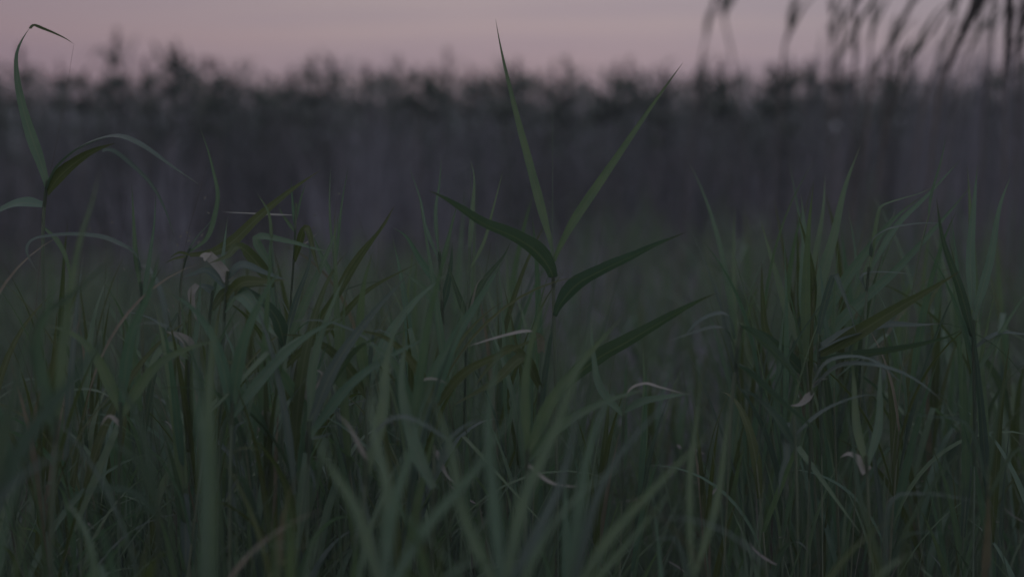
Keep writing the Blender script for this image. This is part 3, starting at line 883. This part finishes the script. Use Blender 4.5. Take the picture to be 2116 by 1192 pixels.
reed('shaded reed low at right edge with narrow arching leaves', 2.6,
     [(2040, 960), (2044, 1100), (2046, 1220)],
     [([(2041, 1000), (2000, 880), (1920, 860), (1850, 850)], 10, D_, 0.6, 0.0),
      ([(2041, 1000), (2060, 860), (2080, 780), (2110, 740)], 13, D_, 0.3, 0.0),
      ([(2042, 1030), (2090, 940), (2140, 920), (2180, 950)], 13, D_, 0.4, 0.0)], w_stem=9)


# reeds of the thicket: a few grown by rule, then copied one by one
def grow_reed(seed, upright, mats):
    q = random.Random(seed)
    root = thing('reed', '', 'reed')
    h = 1.0
    bend = q.uniform(0.02, 0.10)
    a = q.random() * 6.283
    pts = [np.array([math.cos(a) * bend * s * s, math.sin(a) * bend * s * s, s * h * 0.86 - 0.02]) for s in (0, .25, .5, .75, 1)]
    line = spline(pts, 14)
    tube_mesh('stem', line, 0.0036, 0.0014, STEM, root, sides=6, nodes=(0.2, 0.4, 0.57, 0.71, 0.84))
    nlv = q.randint(8, 11)
    for i in range(nlv):
        s = 0.28 + 0.72 * i / (nlv - 1)
        k = s * 14
        b = line[int(min(k, 13))] * (1 - (k - int(min(k, 13)))) + line[min(int(k) + 1, 14)] * (k - int(min(k, 13)))
        az = a + (i % 2) * math.pi + q.uniform(-0.7, 0.7)
        L = q.uniform(0.24, 0.40) * (1.12 - 0.35 * abs(s - 0.7))
        a0 = q.uniform(0.25, 0.5) * (0.55 if upright else 1.0) * (1.15 - 0.75 * s)
        a1 = q.uniform(0.1, 0.7) if upright else q.uniform(0.4, 1.9)
        n = 13
        tt = np.linspace(0, 1, n)
        an = a0 + a1 * tt ** 1.7
        if not upright and q.random() < 0.12:                       # a broken leaf
            an = a0 + np.where(tt > q.uniform(0.4, 0.6), 2.0, 0.15)
        ds = L / (n - 1)
        hz = np.concatenate([[0], np.cumsum(np.sin(an[1:]) * ds)])
        vz = np.concatenate([[0], np.cumsum(np.cos(an[1:]) * ds)])
        dirv = np.array([math.cos(az), math.sin(az), 0])
        ln = b + hz[:, None] * dirv + vz[:, None] * UP
        nref = np.stack([-np.cos(an) * dirv[0], -np.cos(an) * dirv[1], np.sin(an)], 1)
        m = q.choices(mats, k=1)[0]
        leaf_mesh('leaf', ln, q.uniform(0.012, 0.022), nref, m, root, fold=0.25, base=0.45, twist=q.uniform(-0.9, 0.9), wave=0.03)
    return root


def copy_tree(root):
    c = root.copy()
    C.objects.link(c)
    for ch in root.children:
        k = ch.copy()
        C.objects.link(k)
        k.parent = c
    return c


protos = [grow_reed(100 + i, i % 2 == 0, [GREEN, GREEN, GREEN, OLIVE, BLUE, GREEN, DARK] if i < 12 else [GREEN, STRAW, OLIVE, GREEN]) for i in range(14)]
used = set()
NAMED = []          # (layer, group, habit, pixel column, object): labels are written at the end


def plant(x, d_, h, label, group, upright=None, tilt=0.10):
    idx = [i for i in range(14) if upright is None or (i % 2 == 0) == upright]
    i = rng.choice(idx)
    o = protos[i] if i not in used else copy_tree(protos[i])
    used.add(i)
    o.location = (x, d_, 0)
    s = h / 1.16
    o.scale = (0.5 + 0.5 * s, 0.5 + 0.5 * s, s)
    o.rotation_euler = (rng.uniform(-tilt, tilt), rng.uniform(-tilt, tilt), rng.random() * 6.283)
    NAMED.append((label, group, 'bleached-leaved' if i >= 12 else ('upright-leaved' if i % 2 == 0 else 'arching-leaved'), 1058 + x / d_ * F, o))
    return o


def top_h(py, d_):
    return P(1058, py, d_)[2]


# clusters: (px0, px1, d0, d1, top pixel range, count, layer, group, upright)
CL = [
    (-60, 420, 2.6, 3.9, (430, 640), 26, 'sharp', 'reeds of the left thicket', None),
    (420, 860, 2.6, 4.0, (430, 680), 36, 'sharp', 'reeds of the middle thicket', None),
    (820, 1120, 2.9, 4.2, (400, 600), 20, 'sharp', 'shoots left of the tall reed', True),
    (1130, 1520, 3.0, 4.6, (650, 800), 22, 'sharp', 'shoots in the low gap', True),
    (1520, 2160, 2.7, 4.2, (420, 660), 30, 'sharp', 'reeds of the right thicket', None),
    (1570, 1830, 3.1, 3.7, (330, 470), 12, 'sharp', 'reeds of the right thicket', True),
    (1880, 2140, 3.0, 3.8, (340, 480), 7, 'sharp', 'reeds of the right thicket', True),
    (-60, 1100, 1.95, 2.4, (820, 1010), 13, 'near', 'near blurred reeds at bottom left', None),
    (1100, 2160, 2.0, 2.6, (880, 1080), 10, 'near', 'near blurred reeds at bottom right', None),
    (560, 1560, 5.2, 8.6, (430, 620), 20, 'meadow', 'soft reeds of the meadow', None),
    (1480, 2160, 5.0, 8.0, (310, 450), 10, 'meadow', 'soft reeds behind the right thicket', None),
]
for x0, x1, d0, d1, tp, n, lab, grp, upr in CL:
    for i in range(n):
        px = x0 + (x1 - x0) * (i + rng.random()) / n
        dd = rng.uniform(d0, d1)
        h = top_h(rng.uniform(*tp), dd)
        plant((px - 1058) / F * dd, dd, max(0.35, h), lab, grp, upr)


# feathery heads on the skyline
def plume_mesh(name, at, h, spread, droop, parent, az0, n=34, lean=(0, 0), a0=0.35, wd=1.0):
    b = np.zeros((n, 3))
    s = nr.random(n)
    b[:, 2] = -h * 0.35 + h * s
    b[:, 0] += b[:, 2] * lean[0]
    b[:, 1] += b[:, 2] * lean[1]
    L = h * (0.55 - 0.35 * s) * (0.7 + 0.6 * nr.random(n))
    azs = az0 + nr.normal(0, spread, n)
    V, Q, uv, _ = blades(b, azs, L, np.abs(nr.normal(a0, 0.15, n)), np.abs(nr.normal(droop, 0.4, n)), (0.007 + 0.006 * nr.random(n)) * wd, 4, face=nr.random(n) * 6.283, tipw=0.3)
    o = mesh_obj(name, V + at, Q, PLUME, uv, parent=parent)
    return o


def grow_far_reed(seed, plume=True):
    q = random.Random(seed)
    root = thing('reed', '', 'reed')
    a = q.random() * 6.283
    bend = q.uniform(0.02, 0.12)
    pts = [np.array([math.cos(a) * bend * s * s, math.sin(a) * bend * s * s, s - 0.02]) for s in (0, .3, .6, .85, 1)]
    line = spline(pts, 12)
    tube_mesh('stem', line, 0.0042, 0.0022, DRYSTEM, root, sides=5)
    for i in range(q.randint(26, 32)):
        s = 0.90 + q.gauss(0, 0.05)
        s = min(0.99, max(0.74, s))
        b = line[int(s * 12)]
        az = q.random() * 6.283
        L = q.uniform(0.12, 0.23)
        n = 9
        tt = np.linspace(0, 1, n)
        an = q.uniform(0.5, 1.2) + q.uniform(0.6, 1.8) * tt ** 1.4
        ds = L / (n - 1)
        hz = np.concatenate([[0], np.cumsum(np.sin(an[1:]) * ds)])
        vz = np.concatenate([[0], np.cumsum(np.cos(an[1:]) * ds)])
        dv = np.array([math.cos(az), math.sin(az), 0])
        ln = b + hz[:, None] * dv + vz[:, None] * UP
        nref = np.stack([-np.cos(an) * dv[0], -np.cos(an) * dv[1], np.sin(an)], 1)
        leaf_mesh('leaf', ln, q.uniform(0.024, 0.040), nref, FARLEAF, root)
    if plume:
        plume_mesh('plume', line[-1], q.uniform(0.05, 0.09), 1.6, 1.6, root, q.random() * 6.283, n=50, a0=0.7)
    return root


fars = [grow_far_reed(300 + i, i % 4 != 3) for i in range(8)]
fused = set()


def far_reed(px, py, dd, lab, grp):
    i = rng.randrange(8)
    o = fars[i] if i not in fused else copy_tree(fars[i])
    fused.add(i)
    h = top_h(py, dd)
    o.location = ((px - 1058) / F * dd, dd, 0)
    s = h / 1.03
    o.scale = (1.1, 1.1, s)
    o.rotation_euler = (rng.uniform(-.04, .04), rng.uniform(-.04, .04), rng.random() * 6.283)
    NAMED.append(('crest', grp, 'plumed' if i % 4 != 3 else 'leafy-topped', px, o))


TOPS = [(8, 125), (40, 150), (76, 100), (128, 118), (172, 108), (195, 60), (245, 112), (300, 122), (328, 75), (356, 112), (400, 110), (418, 98), (440, 112), (482, 112),
        (556, 140), (585, 150), (640, 158), (688, 102), (705, 118), (742, 128), (800, 130), (822, 114), (850, 125), (878, 95), (918, 98), (945, 135), (1000, 135), (1045, 128), (1082, 122),
        (1110, 130), (1150, 116), (1185, 150), (1235, 140), (1270, 120), (1300, 120), (1340, 138), (1372, 150), (1452, 120), (1475, 128), (1520, 118), (1560, 122),
        (1600, 120), (1640, 100), (1668, 115), (1700, 125), (1735, 118), (1790, 112), (1830, 125), (1872, 130), (1925, 140), (1985, 150), (2040, 120), (2080, 100), (2110, 120)]
for px, py in TOPS:
    dd = rng.uniform(9.9, 11.4)
    far_reed(px, py, dd, 'blurred reed with dark feathery top standing along the crest of the far bank', 'reeds along the crest of the far bank')

# the tall plumed reeds at the upper right, half out of the frame
TALL = [
    ('tall blurred reed stalk rising upright out of the frame at upper right', [(1764, -60), (1766, 40), (1766, 120), (1764, 300)], 6.4, 7, [(1766, 5, 0.5), (1766, 45, 0.6), (1765, 110, 0.3)]),
    ('tall blurred stalk left of the upright one, its head level with the frame top', [(1716, -20), (1718, 60), (1716, 150), (1712, 320)], 7.2, 5, [(1718, 20, 0.5), (1717, 75, 0.5)]),
    ('tall blurred stalk with a small dark knot, first of the upper right group', [(1640, 20), (1632, 60), (1620, 110), (1606, 320)], 7.0, 6, [(1636, 40, 0.6), (1628, 75, 0.7)]),
    ('slender blurred stalk between the upright reed and the slanting one', [(1806, -30), (1802, 50), (1798, 120), (1792, 320)], 7.0, 5, [(1803, 10, 0.4), (1800, 80, 0.5)]),
    ('blurred stalk slanting steeply right with a leafy head at upper right', [(1900, -30), (1880, 20), (1840, 90), (1805, 170), (1780, 330)], 6.2, 6, [(1888, 5, 0.7), (1862, 52, 0.4)]),
    ('blurred stalk leaning far right across the sky at upper right', [(1990, -40), (1950, 30), (1900, 100), (1862, 155), (1820, 330)], 6.0, 6, [(1965, 10, 0.5), (1930, 60, 0.5), (1895, 110, 0.4)]),
    ('heavy dark plume hanging from a tall leaning reed at upper right', [(2040, -60), (2010, 10), (1975, 90), (1945, 170), (1925, 330)], 5.8, 8, [(2022, 0, 2.6), (2008, 28, 3.4), (1994, 58, 3.0), (1976, 95, 1.6), (1958, 140, 1.0)]),
    ('dark plumed reed upright in the top right corner', [(2082, -60), (2080, 30), (2078, 130), (2076, 330)], 5.8, 8, [(2081, 5, 1.6), (2080, 45, 2.2), (2078, 88, 3.5), (2076, 130, 2.6)]),
    ('second dark plumed reed at the right frame edge', [(2112, -60), (2108, 40), (2104, 140), (2100, 330)], 6.0, 7, [(2110, 15, 2.4), (2107, 55, 2.0), (2104, 100, 1.4)]),
    ('faint blurred stalk leaning right, left of a faint stalk leaning left', [(1482, -20), (1468, 40), (1452, 110), (1440, 200)], 8.2, 5, [(1472, 30, 0.5)]),
    ('faint blurred stalk leaning left, alone in the pale sky right of centre', [(1486, -10), (1496, 40), (1512, 110), (1524, 200)], 8.2, 5, [(1494, 30, 0.5)]),
    ('thin blurred stalk slanting right just below the heavy hanging plume', [(1985, -20), (1968, 50), (1940, 120), (1915, 190), (1890, 340)], 6.6, 5, [(1980, 0, 0.5), (1960, 70, 0.5)]),
    ('pale blurred stalk slanting right from the crest, right of the heavy plume', [(2040, -20), (2020, 60), (1995, 130), (1975, 200), (1955, 340)], 6.8, 5, [(2034, 0, 0.5), (2010, 90, 0.4)]),
    ('thin blurred stalk between the heavy plume and the corner plume', [(2056, -30), (2048, 60), (2040, 130), (2030, 340)], 6.6, 5, [(2052, 20, 0.7), (2044, 90, 0.5)]),
    ('short blurred stalk with a small head standing below the slanting stalks', [(1846, 60), (1838, 110), (1830, 170), (1822, 340)], 7.0, 5, [(1844, 70, 0.5)]),
    ('blurred stalk with a knotted top, left of the upright tall stalk', [(1740, 50), (1738, 100), (1734, 170), (1730, 340)], 7.4, 5, [(1740, 62, 0.6)]),
]
for lab, stm, dd, w, pl in TALL:
    lv = []
    for k in range(4):
        i = rng.randrange(len(stm) - 2)
        f = rng.random()
        x = stm[i][0] * (1 - f) + stm[i + 1][0] * f
        y = stm[i][1] * (1 - f) + stm[i + 1][1] * f
        s = rng.choice((-1, 1))
        L = rng.uniform(50, 110)
        lv.append(([(x, y), (x + s * L * 0.10 + 12, y - L * 0.5), (x + s * L * 0.18 + 30, y - L * 0.9), (x + s * L * 0.3 + 45, y - L * 1.1)], rng.uniform(7, 12), FARLEAF, 0.2, rng.uniform(-0.1, 0.1)))
    o = reed(lab, dd, stm, lv, w_stem=w * 0.95, stem_mat=DRYSTEM, top=0.5)
    base = np.array(o.location)
    k = (stm[0][0] - stm[2][0]) / (stm[2][1] - stm[0][1])
    a = 0.0 if k > 0 else math.pi
    for x, y, sc in pl:
        plume_mesh('plume', P(x, y, dd) - base, 0.10 * sc ** 0.4, 0.5, 0.25, o, a, n=int(14 + 20 * sc), lean=(k, 0), a0=abs(math.atan(k)) + 0.05, wd=0.6 if sc < 1.4 else 0.95)


# hair-fine flowering grass stalks among the reeds
def seed_stalk(label, d_, stem, seeds, w=2.6):
    o = reed(label, d_, stem, [], w_stem=w, cat='grass stalk', stem_mat=DRYSTEM)
    o.name = 'grass_stalk'
    base = np.array(o.location)
    for x, y in seeds:
        c = P(x, y, d_) - base
        a = rng.random() * 3.14
        ln = np.array([c + np.array([math.cos(a), 0, math.sin(a)]) * k for k in (-0.003, -0.001, 0.001, 0.003)])
        leaf_mesh('seed', ln, 0.0028, VIEW, PALE, o, base=0.4)
    return o


seed_stalk('hair-fine grass stalk leaning right, pale seeds scattered low on it', 3.05, [(440, 296), (420, 370), (398, 450), (380, 520), (372, 700)],
           [(392, 486), (374, 488), (386, 480), (391, 497), (411, 500), (366, 505), (418, 485)])
seed_stalk('hair-fine grass stalk beside the narrow bent-back leaf', 3.1, [(430, 395), (425, 440), (415, 520), (410, 700)], [(424, 408), (430, 440)])
seed_stalk('hair-fine grass stalk at far left between the kinked and arched leaves', 3.1, [(262, 400), (258, 450), (246, 530), (240, 700)], [(232, 459), (186, 473), (256, 555)])
seed_stalk('hair-fine grass stalk with tiny pale seeds, right of the level pale leaf', 3.15, [(700, 370), (693, 440), (686, 520), (680, 700)], [(651, 445), (648, 470), (700, 400)])
seed_stalk('dark wiry stalk with pale knots in the left thicket', 2.95, [(344, 650), (340, 700), (336, 760), (330, 900)], [(348, 640), (340, 720), (358, 632), (333, 735)])


# labels of the copied reeds: habit, landmark, order beside that landmark
ZONES = {
    'sharp': ('green reed', [(110, 'under the kinked leaf at the left edge'), (300, 'below the pale arched leaf at left'), (470, 'beside the white folded leaf'),
                             (660, 'under the long olive arch'), (860, 'between olive arch and stacked lance leaves'), (1010, 'among the stacked lance leaves'),
                             (1145, 'close left of the tall central reed'), (1330, 'close right of the tall central reed'), (1530, 'in the gap before the brush clump'),
                             (1625, 'in the left half of the brush clump'), (1670, 'in the middle of the brush clump'), (1720, 'in the right half of the brush clump'), (1900, 'just right of the brush clump'), (2010, 'left of the shaded right-edge reed'), (9999, 'at the shaded right edge')]),
    'near': ('blurred low reed', [(300, 'in the bottom left corner'), (620, 'by the broad blurred blade'), (1100, 'in front of bottom middle'),
                                  (1500, 'under the dark slanting leaves'), (1800, 'in the shaded bottom right'), (9999, 'in the bottom right corner')]),
    'meadow': ('soft-focus reed', [(850, 'beyond the olive arch'), (1145, 'beyond the leaf of the tall reed'), (1350, 'in the pale meadow gap'),
                                   (1560, 'at the right of the meadow gap'), (1850, 'behind the brush clump'), (9999, 'behind the right edge reeds')]),
    'crest': ('blurred reed', [(200, 'on the crest behind the kinked leaf'), (460, 'on the crest above the curled leaf'), (660, 'on the low crest above the olive arch'),
                               (960, 'on the high crest left of centre'), (1200, 'on the crest around the tall spear leaf'), (1400, 'on the crest between the V leaves'),
                               (1700, 'on the crest under the faint stalks'), (9999, 'on the crest under the hanging plumes')]),
}
ORD = ['leftmost', 'second from left', 'third from left', 'fourth from left', 'fifth from left', 'sixth from left', 'seventh from left', 'eighth from left', 'ninth from left']
sets = {}
for layer, grp, habit, px, o in NAMED:
    noun, zs = ZONES[layer]
    place = next(w for lim, w in zs if px < lim)
    sets.setdefault((habit + ' ' + noun + ' ' + place), []).append((px, o))
    o['group'] = grp
for lab, lst in sets.items():
    lst.sort(key=lambda k: k[0])
    for k, (px, o) in enumerate(lst):
        o['label'] = lab if len(lst) == 1 else lab + ', ' + ('rightmost' if k == len(lst) - 1 else ORD[min(k, 8)])
